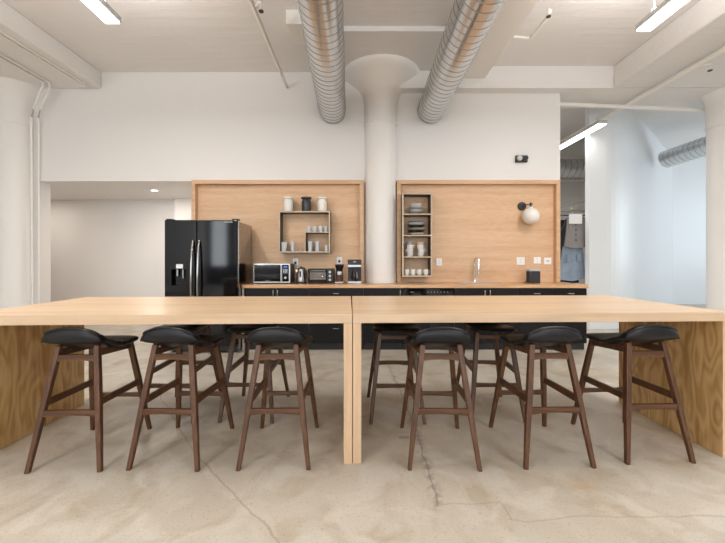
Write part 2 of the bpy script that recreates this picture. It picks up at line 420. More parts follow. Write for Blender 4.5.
# ------------------------------------------------------------------ stools
def make_stool():
    t = thing('counter_stool', None, 'stool')
    FZ = 0.0
    foot = {(-1, -1): (-.208, -.262), (1, -1): (.208, -.262), (-1, 1): (-.205, .262), (1, 1): (.205, .262)}
    top = {(-1, -1): (-.114, -.150, .722), (1, -1): (.114, -.150, .725), (-1, 1): (-.130, .150, .672), (1, 1): (.130, .150, .672)}
    def on(k, z):
        f, q = foot[k], top[k]; s = z / q[2]
        return Vector((f[0] + (q[0]-f[0])*s, f[1] + (q[1]-f[1])*s, z))
    for k in foot:
        f = foot[k]
        m = MB(); m.leg((*f, 0), on(k, .40), .025, .034)
        z1 = top[k][2]; m2 = on(k, .40); w1 = .037
        m.leg(on(k, .40), on(k, z1), .034, .032)
        bmesh.ops.remove_doubles(m.bm, verts=m.bm.verts[:], dist=1e-5)
        m.build('leg', 'walnut', t, bevel=.004)
    def rail(name, a, b_, z, h, w_=.022, arch=0, ax='walnut_x', inset=0.0):
        p, q = on(a, z), on(b_, z) if not isinstance(z, tuple) else None
        m = MB(); n = 8; prev = None
        for i in range(n):
            s0, s1 = i/n, (i+1)/n
            def pt(s): return p.lerp(q, s) + Vector((0, 0, arch*(4*s*(1-s))))
            A, B = pt(s0), pt(s1); d = (q - p).normalized(); side = d.cross(Vector((0, 0, 1))).normalized()*w_/2
            def quad(P, s):
                hh = h*(1 - .25*4*s*(1-s))/2
                return [P - side - Vector((0,0,hh)), P + side - Vector((0,0,hh)), P + side + Vector((0,0,hh)), P - side + Vector((0,0,hh))]
            m.hexa(quad(A, s0), quad(B, s1))
        bmesh.ops.remove_doubles(m.bm, verts=m.bm.verts[:], dist=1e-5)
        inner = [f for f in m.bm.faces if abs(f.normal.dot(d)) > .99 and 1e-3 < (f.calc_center_median() - p).length < (q - p).length - 1e-3]
        bmesh.ops.delete(m.bm, geom=inner, context='FACES_ONLY')
        m.build(name, ax, t, bevel=.003)
    rail('stretcher', (-1, -1), (1, -1), .325, .042, arch=.006)
    rail('stretcher', (-1, 1), (1, 1), .275, .036)
    for s in (-1, 1):
        a, b_ = on((s, -1), .385), on((s, 1), .375)
        MB().bar(a, b_, .020, h0=.042).build('stretcher', 'walnut', t, bevel=.003)
    rail('apron', (-1, -1), (1, -1), .645, .045, arch=.004)
    rail('apron', (-1, 1), (1, 1), .640, .04)
    for s in (-1, 1):
        MB().bar(on((s, -1), .675), on((s, 1), .650), .022, h0=.040).build('apron', 'walnut', t, bevel=.003)
    # saddle seat: one closed cross-section swept across the width
    topc = [(.222, .694), (.215, .703), (.18, .712), (.11, .712), (.04, .706), (-.02, .706), (-.07, .716), (-.11, .735),
            (-.145, .765), (-.17, .798), (-.187, .825), (-.200, .840), (-.214, .845)]
    under = [(-.228, .838), (-.238, .818), (-.240, .79), (-.232, .762), (-.210, .742), (-.17, .728), (-.11, .708), (-.05, .682), (.03, .670), (.12, .670), (.19, .676), (.218, .685)]
    def S(u, p):
        y, z = p; t_ = min(1, max(0, (-y + .01)/.15)); t_ = t_*t_*(3 - 2*t_)
        c = .692 + (.750 - .692)*t_; e = 9 - 6.5*t_; q = max(0.0, 1 - abs(u)**e)**.44
        w_ = .188 - .013*t_
        yy = y - .07*abs(u)**5*max(0, (y - .06)/.16) + .03*abs(u)**5*t_*max(0, (-y - .12)/.12)
        return Vector((u*w_, yy, c + (z - c)*q))
    allp = topc + under; bm = bmesh.new(); nu = 32; G = []
    for i in range(nu + 1):
        u = math.sin(PI/2*(2*i/nu - 1)*.985)
        G.append([bm.verts.new(S(u, p)) for p in allp])
    for a, b_ in zip(G[:-1], G[1:]):
        for i in range(len(allp)):
            j = (i + 1) % len(allp); bm.faces.new((a[i], a[j], b_[j], b_[i])).smooth = True
    for rg in (G[0], G[-1]): bm.faces.new(rg).smooth = True
    bmesh.ops.recalc_face_normals(bm, faces=bm.faces[:])
    me = bpy.data.meshes.new('seat'); bm.to_mesh(me); bm.free(); me.materials.append(M['leather'])
    seat = bpy.data.objects.new('seat', me); COL.objects.link(seat); seat.parent = t
    seat['label'] = 'black leather saddle seat with raised lip'
    loop = [S(-.93, p) for p in topc[1:]] + [S(-.93 + 1.86*i/24, (-.231, .841)) for i in range(1, 24)] + [S(.93, p) for p in topc[:0:-1]]
    MB().tube(loop, .0045, 6).build('piping', 'piping', seat)
    return t
front = [(-1.752, 2.322, 2, 'leftmost of the six near stools, beside the left side panel'),
         (-1.16, 2.34, -2, 'second from left of the near stools'),
         (-.52, 2.347, 1, 'third from left of the near stools'),
         (.51, 2.342, -1.5, 'fourth from left of the near stools'),
         (1.19, 2.362, 2, 'fifth from left of the near stools'),
         (1.835, 2.412, 2, 'rightmost of the six near stools, beside the right side panel')]
rear = [(-1.47, 2.93, 'leftmost far-side stool, seen behind the second near stool'),
        (-.87, 2.95, 'far-side stool left of the centre seam, behind the third near stool'),
        (.285, 2.93, 'far-side stool just right of the centre seam'),
        (1.07, 2.945, 'rightmost far-side stool, behind the fifth near stool')]
st = make_stool(); first = True
for x, y, a, lab in front:
    lab = 'walnut stool, black seat, ' + lab
    if first: st.location = (x, y, 0); st.rotation_euler.z = math.radians(a); st['label'] = lab; st['group'] = 'walnut stools on the near side'; first = False
    else: dup(st, (x, y, 0), math.radians(a), lab, 'walnut stools on the near side')
for x, y, lab in rear:
    dup(st, (x, y, 0), PI + math.radians(random.uniform(-2, 2)), 'walnut stool, black seat, ' + lab, 'walnut stools on the far side')

# ------------------------------------------------------------------ kitchen run
def hx(x): return (x - 360)/F*4.8
YD = 4.82
def handle(par, x, z, vertical=False, Lh=.085):
    m = MB()
    if vertical: a, c = (x, YD - .028, z - Lh/2), (x, YD - .028, z + Lh/2); e = Vector((0, 0, Lh*.38))
    else: a, c = (x - Lh/2, YD - .028, z), (x + Lh/2, YD - .028, z); e = Vector((Lh*.38, 0, 0))
    o0 = Vector(((a[0] + c[0])/2, 0, z))
    m.tube([a, c], .006, 8)
    for s in (-1, 1):
        p = o0 + e*s; m.tube([(p.x, YD - .028, p.z), (p.x, YD - .001, p.z)], .005, 6)
    m.build('handle', 'steel', par)
def cabinet(x0, x1, fronts, label):
    t = thing('base_cabinet', label, 'cabinet', (0, 0, 0), 0, 'black base cabinets under the wooden counter')
    X0, X1 = hx(x0), hx(x1); 
    m = MB(); m.box(X0 + .002, X1 - .002, YD + .022, 5.14, .10, .862); m.build('body', 'carcass', t)
    MB().box(X0 + .002, X1 - .002, YD + .06, 5.14, 0, .098).build('toe_kick', 'matteblack', t)
    for f in fronts:
        kind, a, c, z0, z1 = f[:5]
        xa, xc = X0 + (X1 - X0)*a, X0 + (X1 - X0)*c
        d = MB().box(xa + .004, xc - .004, YD, YD + .02, z0 + .003, z1 - .003).build(kind, 'black', t, bevel=.0015)
        for hd in f[5:]: handle(d, X0 + (X1 - X0)*hd[0], hd[1], hd[2])
    return t
DB, DT = .10, .862
cabinet(243.5, 308.4, [('door', 0, .5, DB, DT, (.457, .795, True)), ('door', .5, 1, DB, DT, (.527, .795, True))], 'double-door black cabinet beneath the microwave and kettle')
cabinet(308.4, 363.4, [('drawer', 0, 1, .69, DT, (.5, .79, False)), ('drawer', 0, 1, .40, .69, (.5, .60, False)), ('drawer', 0, 1, DB, .40, (.5, .31, False))], 'wide black three-drawer cabinet beneath the toaster oven')
cabinet(363.4, 403.0, [('door', 0, 1, DB, DT, (.93, .795, True))], 'narrow black single-door cabinet below the round white column')
cabinet(455.0, 520.0, [('door', 0, .5, DB, DT, (.46, .795, True)), ('door', .5, 1, DB, DT, (.54, .795, True))], 'double-door black cabinet beneath the faucet')
cabinet(520.0, 554.0, [('drawer', 0, 1, .69, DT, (.5, .79, False)), ('door', 0, 1, DB, .69)], 'narrow black drawer cabinet beneath the wall sockets')
cabinet(554.0, 588.0, [('drawer', 0, 1, .69, DT, (.5, .79, False)), ('door', 0, 1, DB, .69)], 'narrow black drawer cabinet at the right end of the counter')
t = thing('dishwasher', 'glossy black built-in dishwasher between cabinets under the tall cup shelf', 'dishwasher')
X0, X1 = hx(403), hx(455)
MB().box(X0 + .004, X1 - .004, YD + .022, 5.14, .10, .862).build('body', 'matteblack', t)
MB().box(X0 + .004, X1 - .004, YD + .06, 5.14, 0, .098).build('toe_kick', 'matteblack', t)
MB().box(X0 + .004, X1 - .004, YD, YD + .02, .103, .755).build('door', 'blackgloss', t, bevel=.003)
cp = MB().box(X0 + .004, X1 - .004, YD - .006, YD + .02, .76, .858).build('control_panel', 'blackgloss', t, bevel=.003)
m = MB(); m.box(X0 + .10, X0 + .155, YD - .0075, YD - .006, .806, .812); m.build('badge', 'steel', cp)
m = MB()
for k in range(7): m.box(X0 + .34 + k*.045, X0 + .35 + k*.045, YD - .0075, YD - .006, .804, .812)
m.build('buttons', 'lampbody', cp)
# end panel of the run
tag(MB().box(-1.624, hx(243.5) - .002, YD, 5.14, 0, .862).build('end_panel', 'carcass', bevel=.002), 'pale upright end panel between refrigerator and first cabinet', 'panel')

# countertop notched round the column
poly = [(-1.624, 4.80), (3.14, 4.80), (3.14, 5.40), (.60, 5.40)]
cx, cy, rr = .32, YW, .266
a0 = math.asin((5.40 - cy)/rr)
for k in range(17):
    a = -(-a0) if False else 0
    ang = a0 - (PI + 2*a0)*k/16
    poly.append((cx + rr*math.cos(ang), cy + rr*math.sin(ang)))
poly += [(-1.595, 5.40), (-1.595, 5.2), (-1.595, 4.85), (-1.66, 4.85)] if False else [(-1.624, 5.40)]
m = MB(); m.prism(poly, .866, .911)
tag(m.build('countertop', 'butcher', bevel=.002), 'long warm wooden countertop over the black cabinets along the back wall', 'countertop')
ZT = .911

# sink: shallow steel basin rim set in the counter
t = thing('sink', 'steel sink rim set into the counter in front of the faucet', 'sink', (1.72, 5.06, ZT + .0005))
m = MB()
m.box(-.30, .30, -.17, -.155, 0, .004); m.box(-.30, .30, .155, .17, 0, .004); m.box(-.30, -.285, -.155, .155, 0, .004); m.box(.285, .30, -.155, .155, 0, .004)
m.build('rim', 'steel', t, bevel=.001)
MB().box(-.284, .284, -.154, .154, 0, .001).build('basin', 'steel', t)

# faucet
t = thing('faucet', 'chrome gooseneck faucet standing behind the sink', 'faucet', (1.735, 5.30, ZT + .001))
MB().lathe([(.027, 0), (.027, .012), (.02, .018), (.017, .06), (.014, .065)], n=20).build('base', 'chrome', t)
pts = [(0, 0, .06), (0, 0, .30)]
for k in range(1, 13):
    a = PI*k/12; pts.append((.016*(1 - math.cos(a)), -.09*(1 - math.cos(a))*.5, .30 + .075*math.sin(a)))
pts += [(.032, -.09, .20)]
MB().tube(pts, .011, 12).build('spout', 'chrome', t)
MB().tube([(.032, -.09, .20), (.032, -.09, .12)], .015, 12).build('spray_head', 'chrome', t)
MB().tube([(.014, 0, .05), (.06, -.005, .075)], .006, 8).build('lever', 'chrome', t)

# ------------------------------------------------------------------ refrigerator
t = thing('refrigerator', 'tall black glossy side-by-side refrigerator with water dispenser', 'refrigerator', (-2.11, 4.64, 0))
wd = .478
m = MB(); m.box(-wd, wd, .075, .645, .03, 1.765); m.build('body', 'fridgeside', t, bevel=.006)
m = MB()
for sx in (-1, 1):
    for yy in (.12, .6): m.lathe([(.022, 0), (.022, .0295)], (sx*.42, yy, 0), 12)
m.build('feet', 'matteblack', t)
MB().box(-.47, .47, .66 - .60 - .0, .0745, .032, .10).build('kick_grille', 'matteblack', t)
split = (196.5 - 360)/F*4.64 + 2.11
# freezer door with a recess for the dispenser
dx0, dx1, dz0, dz1 = -.40, -.185, .90, 1.225
m = MB(); m.box(-wd, dx0, 0, .07, .11, 1.78); m.box(dx1, split - .003, 0, .07, .11, 1.78)
m.box(dx0, dx1, 0, .07, .11, dz0); m.box(dx0, dx1, 0, .07, dz1, 1.78); m.box(dx0, dx1, .055, .07, dz0, dz1)
bmesh.ops.remove_doubles(m.bm, verts=m.bm.verts[:], dist=1e-5)
d1 = m.build('freezer_door', 'fridge', t)
dp = MB(); dp.box(dx0, dx1, -.004, .01, dz1 - .10, dz1); dp.box(dx0, dx0 + .012, -.004, .05, dz0, dz1 - .10); dp.box(dx1 - .012, dx1, -.004, .05, dz0, dz1 - .10); dp.box(dx0, dx1, -.012, .05, dz0 - .01, dz0 + .012)
disp = dp.build('water_dispenser', 'blackgloss', d1, bevel=.002)
MB().box(dx0 + .075, dx1 - .05, -.006, -.0045, dz1 - .085, dz1 - .03).build('display_label', 'paper', disp)
m = MB(); m.tube([(dx0 + .075, .03, dz1 - .10), (dx0 + .075, .03, dz1 - .19)], .014, 10); m.tube([(dx0 + .15, .03, dz1 - .10), (dx0 + .15, .03, dz1 - .22)], .01, 10)
m.build('nozzle', 'steel', disp)
d2 = MB().box(split + .003, wd, 0, .07, .11, 1.78).build('door', 'fridge', t, bevel=.012)
for par, hxx, s in ((d1, split - .042, -1), (d2, split + .042, 1)):
    pts = []
    for k in range(15):
        u = k/14; z = .42 + (1.50 - .42)*u
        pts.append((hxx, -.012 - .055*math.sin(PI*u)**.5, z))
    MB().tube(pts, .014, 10).build('handle', 'fridgeside', par)
m = MB()
for s in (-1, 1): m.box(s*.44 - .04, s*.44 + .04, .03, .12, 1.7805, 1.80)
m.build('hinge_cover', 'matteblack', t, bevel=.004)
def text(s, size, loc, par, mat, rot=(PI/2, 0, 0), name='lettering', ex=.0006):
    cu = bpy.data.curves.new('t', 'FONT'); cu.body = s; cu.size = size; cu.extrude = ex; cu.align_x = 'CENTER'; cu.align_y = 'CENTER'
    tmp = bpy.data.objects.new('t', cu); COL.objects.link(tmp)
    me = bpy.data.meshes.new_from_object(tmp); bpy.data.objects.remove(tmp)
    me.materials.clear(); me.materials.append(M[mat]); o = bpy.data.objects.new(name, me); COL.objects.link(o)
    o.parent = par; o.location = loc; o.rotation_euler = rot; return o
text('SAMSUNG', .026, (.36, -.0008, 1.752), d2, 'steel')

# ------------------------------------------------------------------ appliances on the counter
Z0 = ZT + .001
def px(x, d): return (x - 360)/F*d
# microwave
xa, xb = px(253.5, 5.0), px(290.3, 5.0); W = xb - xa; Hm = .285
t = thing('microwave_oven', 'silver microwave oven with black door and blue display beside the refrigerator', 'microwave', ((xa + xb)/2, 5.0, Z0))
MB().box(-W/2, W/2, .002, .32, .012, Hm).build('body', 'matteblack', t, bevel=.006)
m = MB()
for sx in (-1, 1):
    for yy in (.04, .28): m.lathe([(.015, 0), (.015, .012)], (sx*(W/2 - .05), yy, 0), 10)
m.build('feet', 'matteblack', t)
MB().box(-W/2, W/2, -.004, .0015, .012, Hm).build('front_frame', 'steel', t, bevel=.003)
dr = MB().box(-W/2 + .012, W/2 - .135, -.014, -.0045, .030, Hm - .016).build('door', 'blackgloss', t, bevel=.003)
MB().box(-W/2 + .04, W/2 - .165, -.0152, -.0142, .07, Hm - .05).build('window', 'smoke', dr)
MB().box(-W/2 + .05, W/2 - .17, -.016, -.0153, .135, .15).build('reflection_strip', 'window_inner', dr) if False else None
text('SAMSUNG', .013, (-.06, -.0146, .045), dr, 'steel')
MB().box(W/2 - .134, W/2 - .116, -.03, -.0045, .028, Hm - .012).build('handle', 'steel', t, bevel=.004)
cpn = MB().box(W/2 - .113, W/2 - .02, -.010, -.0045, .030, Hm - .016).build('control_panel', 'blackgloss', t, bevel=.002)
MB().box(W/2 - .095, W/2 - .04, -.0115, -.0102, Hm - .060, Hm - .034).build('display', 'blue', cpn)
m = MB()
for i in range(3):
    for j in range(4): m.box(W/2 - .098 + i*.022, W/2 - .083 + i*.022, -.0115, -.0102, Hm - .135 + j*.016, Hm - .126 + j*.016)
m.build('keypad', 'steel', cpn)
MB().lathe([(0, -.026), (.016, -.026), (.018, -.0102)], (W/2 - .067, 0, .085), 20, axis='Y').build('dial', 'steel', cpn)
# kettle
def kettle(loc, label):
    t = thing('electric_kettle', label, 'kettle', loc)
    MB().lathe([(.078, 0), (.078, .018), (.07, .024), (0, .024)], n=28).build('base', 'matteblack', t)
    MB().lathe([(.070, .025), (.072, .04), (.066, .12), (.053, .19), (.049, .205), (0, .207)], n=28).build('body', 'steel', t)
    MB().lathe([(.046, .208), (.044, .222), (.02, .23), (.012, .232), (.012, .245), (0, .247)], n=24).build('lid', 'matteblack', t)
    MB().bar((-.048, 0, .165), (-.082, 0, .205), .035, .018, .03, .012, up=(0, 1, 0)).build('spout', 'chrome', t, bevel=.003)
    MB().tube([(.03, -.05, .225), (.06, -.075, .22), (.082, -.07, .18), (.085, -.062, .12), (.072, -.045, .06)], .010, 10).build('handle', 'matteblack', t)
    m = MB(); m.box(-.012, .012, -.074, -.060, .09, .18); m.build('level_window', 'smoke', t)
kettle(((px(300.8, 5.05)), 5.08, Z0), 'shiny steel electric kettle between the microwave and toaster oven')
# toaster oven
xa, xb = px(307.5, 5.02), px(333.4, 5.02); W = xb - xa
t = thing('toaster_oven', 'black and steel toaster oven between kettle and coffee grinder', 'toaster oven', ((xa + xb)/2, 5.02, Z0))
MB().box(-W/2, W/2, 0, .27, .014, .212).build('body', 'matteblack', t, bevel=.008)
m = MB()
for sx in (-1, 1):
    for yy in (.03, .24): m.lathe([(.012, 0), (.012, .0145)], (sx*(W/2 - .03), yy, 0), 10)
m.build('feet', 'matteblack', t)
dr = MB().box(-W/2 + .012, W/2 - .092, -.012, -.0005, .03, .20).build('door', 'blackgloss', t, bevel=.003)
MB().box(-W/2 + .035, W/2 - .108, -.0135, -.0122, .052, .165).build('window', 'window_inner', dr)
m = MB(); zz = [.075, .108, .14]
for z in zz: m.tube([(-W/2 + .036, -.015, z), (W/2 - .109, -.015, z)], .002, 6)
m.build('rack', 'chrome', dr)
MB().tube([(-W/2 + .03, -.036, .183), (W/2 - .11, -.036, .183)], .007, 8).tube([(-W/2 + .045, -.036, .183), (-W/2 + .045, -.0122, .183)], .005, 6).tube([(W/2 - .125, -.036, .183), (W/2 - .125, -.0122, .183)], .005, 6).build('handle', 'steel', dr)
cpn = MB().box(W/2 - .088, W/2 - .012, -.010, -.0005, .03, .20).build('control_panel', 'matteblack', t, bevel=.002)
for z in (.055, .11, .165): MB().lathe([(0, -.030), (.015, -.030), (.018, -.0102)], (W/2 - .05, 0, z), 18, axis='Y').build('knob', 'steel', cpn)
# coffee grinder
t = thing('coffee_grinder', 'coffee grinder with clear hopper and bean jar beside the toaster oven', 'coffee grinder', (px(339.4, 5.08), 5.10, Z0))
MB().box(-.062, .062, -.062, .062, 0, .028).build('base', 'steel', t, bevel=.008)
MB().lathe([(.053, .029), (.053, .12), (.050, .125)], n=24).build('bean_jar', 'coffee', t)
MB().lathe([(.058, .126), (.058, .15), (.048, .175), (.045, .178)], n=24).build('housing', 'steel', t)
MB().lathe([(.045, .179), (.047, .19), (.064, .255), (.066, .262)], n=24).build('hopper', 'smoke', t)
MB().lathe([(.068, .263), (.068, .272), (.02, .276), (0, .277)], n=24).build('lid', 'matteblack', t)
MB().lathe([(0, -.012), (.016, -.012), (.018, 0)], (0, -.058, .138), 16, axis='Y').build('dial', 'steel', t)
# coffee maker
xa, xb = px(348.6, 5.04), px(362.2, 5.04); W = xb - xa
t = thing('coffee_maker', 'black and steel drip coffee maker at the foot of the white column', 'coffee maker', ((xa + xb)/2 - .012, 5.02, Z0))
MB().box(-W/2, W/2, 0, .13, 0, .035).build('base', 'steel', t, bevel=.005)
MB().box(-W/2, W/2, .09, .13, .036, .235).build('column', 'matteblack', t, bevel=.003)
hd = MB().box(-W/2, W/2, 0, .13, .236, .345).build('head', 'matteblack', t, bevel=.006)
MB().box(-W/2 + .003, W/2 - .003, -.004, -.0005, .238, .268).build('steel_band', 'steel', hd)
MB().box(-.02, .02, -.0035, -.0006, .305, .318).build('display', 'lampbody', hd)
cf = MB().lathe([(.040, .037), (.050, .06), (.052, .11), (.044, .15), (.038, .17)], (0, .036, 0), 24).build('carafe', 'smoke', t)
MB().lathe([(.040, .171), (.040, .19), (.0, .195)], (0, .036, 0), 20).build('lid', 'matteblack', cf)
MB().tube([(.03, -.012, .165), (.035, -.045, .16), (.035, -.045, .08), (.03, -.02, .07)], .008, 8).build('carafe_handle', 'steel', cf)

# small black terminal near the wall sockets
t = thing('card_terminal', 'small black box with grey top leaning stand below the wall sockets', 'device', (px(534, 5.1), 5.12, Z0))
MB().box(-.08, .08, -.05, .06, 0, .175).build('body', 'matteblack', t, bevel=.008)
MB().box(-.078, .078, -.048, .058, .1755, .205).build('top_cover', 'lampbody', t, bevel=.006)
MB().tube([(-.145, -.02, .008), (-.115, -.02, .02), (-.098, -.02, .10), (-.083, -.015, .12)], .010, 8).build('lever', 'matteblack', t)

# ------------------------------------------------------------------ wall shelves
def box_shelf():
    t = thing('box_shelf', 'square open wooden box shelf holding glasses above the toaster oven', 'shelf', (px(304.4, 5.16), 5.373, 0))
    s = 5.16/F; Wd = 51.5*s; zt = EYE + (260 - 211)*s; zb = EYE + (260 - 252.6)*s; D0, D1 = -.213, 0
    th = .02
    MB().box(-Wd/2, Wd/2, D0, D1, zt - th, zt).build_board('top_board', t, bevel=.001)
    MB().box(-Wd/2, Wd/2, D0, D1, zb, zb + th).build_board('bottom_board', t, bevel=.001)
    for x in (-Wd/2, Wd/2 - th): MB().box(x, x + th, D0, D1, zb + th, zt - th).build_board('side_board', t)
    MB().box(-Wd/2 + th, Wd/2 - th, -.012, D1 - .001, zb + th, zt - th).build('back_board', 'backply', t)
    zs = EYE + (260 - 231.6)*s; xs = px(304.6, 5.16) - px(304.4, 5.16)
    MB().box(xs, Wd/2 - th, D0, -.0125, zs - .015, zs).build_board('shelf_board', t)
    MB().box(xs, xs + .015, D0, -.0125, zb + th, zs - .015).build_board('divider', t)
    return zt, zs, zb + th
zt, zs, zb = box_shelf()
def jug(loc, mat, lab, dark=False):
    t = thing('coffee_carafe', lab, 'carafe', loc, 0, 'carafes on top of the box shelf')
    MB().lathe([(.066, 0), (.070, .01), (.070, .14), (.064, .160), (.052, .175), (.052, .180)], n=28).build('body', mat, t)
    MB().lathe([(.052, .1805), (.078, .192), (.080, .212), (.05, .220), (0, .222)], n=28).build('lid', mat, t)
Yc = 5.24
jug((px(288.4, Yc), Yc, zt + .001), 'porcelain', 'white carafe on the left end of the square box shelf top')
jug((px(306.3, Yc), Yc, zt + .001), 'darkporc', 'black carafe in the middle of the square box shelf top')
jug((px(322.2, Yc), Yc, zt + .001), 'porcelain', 'white carafe on the right end of the square box shelf top')
def glass(loc, r, h, lab, grp, name='drinking_glass', mat='glass'):
    m = MB(); m.lathe([(0, 0), (r*.8, 0), (r, h), (r - .003, h), (r*.78, .008), (0, .008)], n=20)
    o = m.build(name, mat, loc=loc); return tag(o, lab, 'glass', grp)
for i, x in enumerate((308.8, 314.8, 320.6, 326.0)):
    glass((px(x, 5.2), 5.2, zs + .001), .034, .08, 'low clear glass on the short upper board, ' + ('leftmost of four', 'second of four from left', 'third of four from left', 'rightmost of four')[i], 'low glasses on the short upper board')
glass((px(284.2, 5.2), 5.2, zb + .001), .045, .135, 'large clear tumbler in the lower left corner of the box shelf', 'tall glasses in the box shelf')
glass((px(292.7, 5.2), 5.2, zb + .001), .032, .145, 'slim clear tumbler second from left at the bottom of the box shelf', 'tall glasses in the box shelf')
glass((px(300.4, 5.2), 5.2, zb + .001), .032, .022, 'low flat glass dish left of the divider at the bottom', 'tall glasses in the box shelf', 'glass_dish')
glass((px(310.2, 5.2), 5.2, zb + .001), .036, .145, 'tall clear tumbler just right of the divider in the box shelf', 'tall glasses in the box shelf')
glass((px(317.4, 5.2), 5.2, zb + .001), .034, .14, 'tall clear tumbler in the middle of the lower right compartment', 'tall glasses in the box shelf')
glass((px(326.3, 5.2), 5.2, zb + .001), .032, .09, 'short clear tumbler in the lower right corner of the box shelf', 'tall glasses in the box shelf')

# tall narrow shelf
s = 5.13/F
t = thing('tall_shelf', 'tall narrow four-compartment wooden shelf stacked with dishes and cups', 'shelf', (px(417.2, 5.13), 5.373, 0))
Wd = 30.2*s; zt2 = EYE + (260 - 192.8)*s; zb2 = EYE + (260 - 276.8)*s; th = .022
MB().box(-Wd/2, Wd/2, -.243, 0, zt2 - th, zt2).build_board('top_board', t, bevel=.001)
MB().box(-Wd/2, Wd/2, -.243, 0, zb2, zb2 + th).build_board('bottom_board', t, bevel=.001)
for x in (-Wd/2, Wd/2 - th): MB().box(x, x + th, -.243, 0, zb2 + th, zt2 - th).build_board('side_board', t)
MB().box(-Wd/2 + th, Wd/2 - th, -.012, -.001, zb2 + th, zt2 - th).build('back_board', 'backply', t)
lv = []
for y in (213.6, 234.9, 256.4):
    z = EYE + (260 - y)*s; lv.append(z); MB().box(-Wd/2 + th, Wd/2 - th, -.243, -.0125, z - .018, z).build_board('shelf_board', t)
XC = px(417.2, 5.13)
def stack(x, z, items, grp, word):
    zz = z + .001
    for i, (kind, r, h, mat, dx) in enumerate(items):
        m = MB()
        if kind == 'plate': pr = [(0, 0), (r*.55, 0), (r*.7, .005), (r, h), (r - .004, h + .003), (r*.66, .009), (0, .007)]; step = .0105 + h*.6
        elif kind == 'bowl': pr = [(0, 0), (r*.5, 0), (r*.55, .006), (r*.9, h*.6), (r, h), (r - .004, h), (r*.86, h*.6), (r*.5, .012), (0, .010)]; step = h + .002
        else: pr = [(0, 0), (r*.75, 0), (r, h), (r - .004, h), (r*.7, .008), (0, .008)]; step = h + .002
        m.lathe(pr, n=22); 
        if kind == 'cup': m.tube([(r*.9, 0, h*.8), (r*1.45, 0, h*.75), (r*1.4, 0, h*.3), (r*.82, 0, h*.22)], .005, 6)
        o = m.build({'plate': 'plate', 'bowl': 'bowl', 'cup': 'cup'}[kind], mat, loc=(x + dx, 5.222, zz), rotz=random.uniform(0, 6))
        colr = {'porcelain': 'white', 'greyporc': 'grey', 'darkporc': 'black', 'cream': 'cream'}[mat]
        pos = 'bottom' if i == 0 else 'top' if i == len(items) - 1 else ['', 'second from bottom', 'third from bottom', 'fourth from bottom', 'fifth from bottom'][i]
        tag(o, '%s %s, %s of %s' % (colr, kind, pos if pos not in ('bottom', 'top') else 'at the ' + pos, word), {'plate': 'plate', 'bowl': 'bowl', 'cup': 'cup'}[kind], grp)
        zz += step
stack(XC - .01, lv[0], [('bowl', .105, .028, 'greyporc', .0), ('bowl', .108, .030, 'porcelain', .006), ('bowl', .104, .026, 'greyporc', -.004), ('bowl', .106, .028, 'porcelain', .002), ('bowl', .095, .030, 'porcelain', .01)], 'bowls in the top compartment of the tall shelf', 'the stack in the top compartment')
stack(XC + .0, lv[1], [('bowl', .128, .030, 'porcelain', 0), ('bowl', .128, .036, 'darkporc', -.004), ('bowl', .128, .032, 'cream', .004), ('bowl', .128, .038, 'darkporc', 0), ('bowl', .128, .036, 'porcelain', -.002), ('bowl', .13, .03, 'greyporc', .01)], 'bowls in the second compartment of the tall shelf', 'the wide stack in the second compartment')
stack(XC - .092, lv[2], [('cup', .055, .055, 'porcelain', 0), ('cup', .058, .055, 'porcelain', -.004), ('cup', .058, .058, 'porcelain', -.004), ('cup', .055, .045, 'greyporc', -.012)], 'cups stacked left in the third compartment', 'the left cup stack in the third compartment')
stack(XC + .072, lv[2], [('cup', .050, .055, 'porcelain', 0), ('cup', .056, .055, 'porcelain', .004), ('cup', .058, .058, 'porcelain', -.006), ('cup', .050, .040, 'cream', .0)], 'cups stacked right in the third compartment', 'the right cup stack in the third compartment')
for i, x in enumerate((407.0, 413.2, 419.6, 426.2)):
    m = MB(); r, h = .034, .085
    m.lathe([(0, 0), (r*.8, 0), (r, .02), (r, h), (r - .003, h), (r*.75, .01), (0, .01)], n=20)
    o = m.build('mug', 'porcelain', loc=(px(x, 5.15), 5.18, zb2 + th + .001))
    hm = MB().tube([(.030, -.01, .07), (.048, -.028, .062), (.050, -.03, .035), (.032, -.012, .02)], .005, 6).build('handle', 'porcelain', o)
    tag(o, 'small white mug in the bottom compartment of the tall shelf, ' + ('leftmost', 'second from left', 'third from left', 'rightmost')[i], 'mug', 'white mugs in the bottom compartment')

# ------------------------------------------------------------------ wall fittings
def socket(x, y, d, lab, w=.085, h=.085, plug=False, screen=False):
    p = at(x, y, d); t = thing('wall_socket', lab, 'socket', (p.x, 5.3745, p.z), 0, None)
    MB().box(-w/2, w/2, -.010, 0, -h/2, h/2).build('plate', 'whiteplastic', t, bevel=.003)
    if screen:
        MB().box(-.022, .022, -.0115, -.0102, -.008, .012).build('screen', 'lampbody', t)
    else:
        for z in (-.018, .018):
            m = MB(); m.box(-.008, -.005, -.0112, -.0102, z - .006, z + .006); m.box(.005, .008, -.0112, -.0102, z - .006, z + .006); m.build('slot', 'matteblack', t)
    if plug: MB().box(-.016, .016, -.035, -.0113, -.03, .005).build('plug', 'matteblack', t, bevel=.004)
D = 5.37
socket(295.6, 262, D, 'white socket with black plug above the kettle', plug=True, h=.11)
socket(339.4, 260.5, D, 'white socket with black plug above the coffee grinder', plug=True, h=.11)
socket(439, 262, D, 'white socket right of the tall dish shelf', h=.11)
socket(520.6, 261, D, 'wide white socket above the small black box, left of the group of three', w=.125, h=.12)
socket(537.2, 260.3, D, 'white socket in the middle of the group of three', w=.11, h=.10)
socket(547.6, 261, D, 'white wall thermostat plate with small display, right of the group of three', w=.115, h=.105, screen=True)

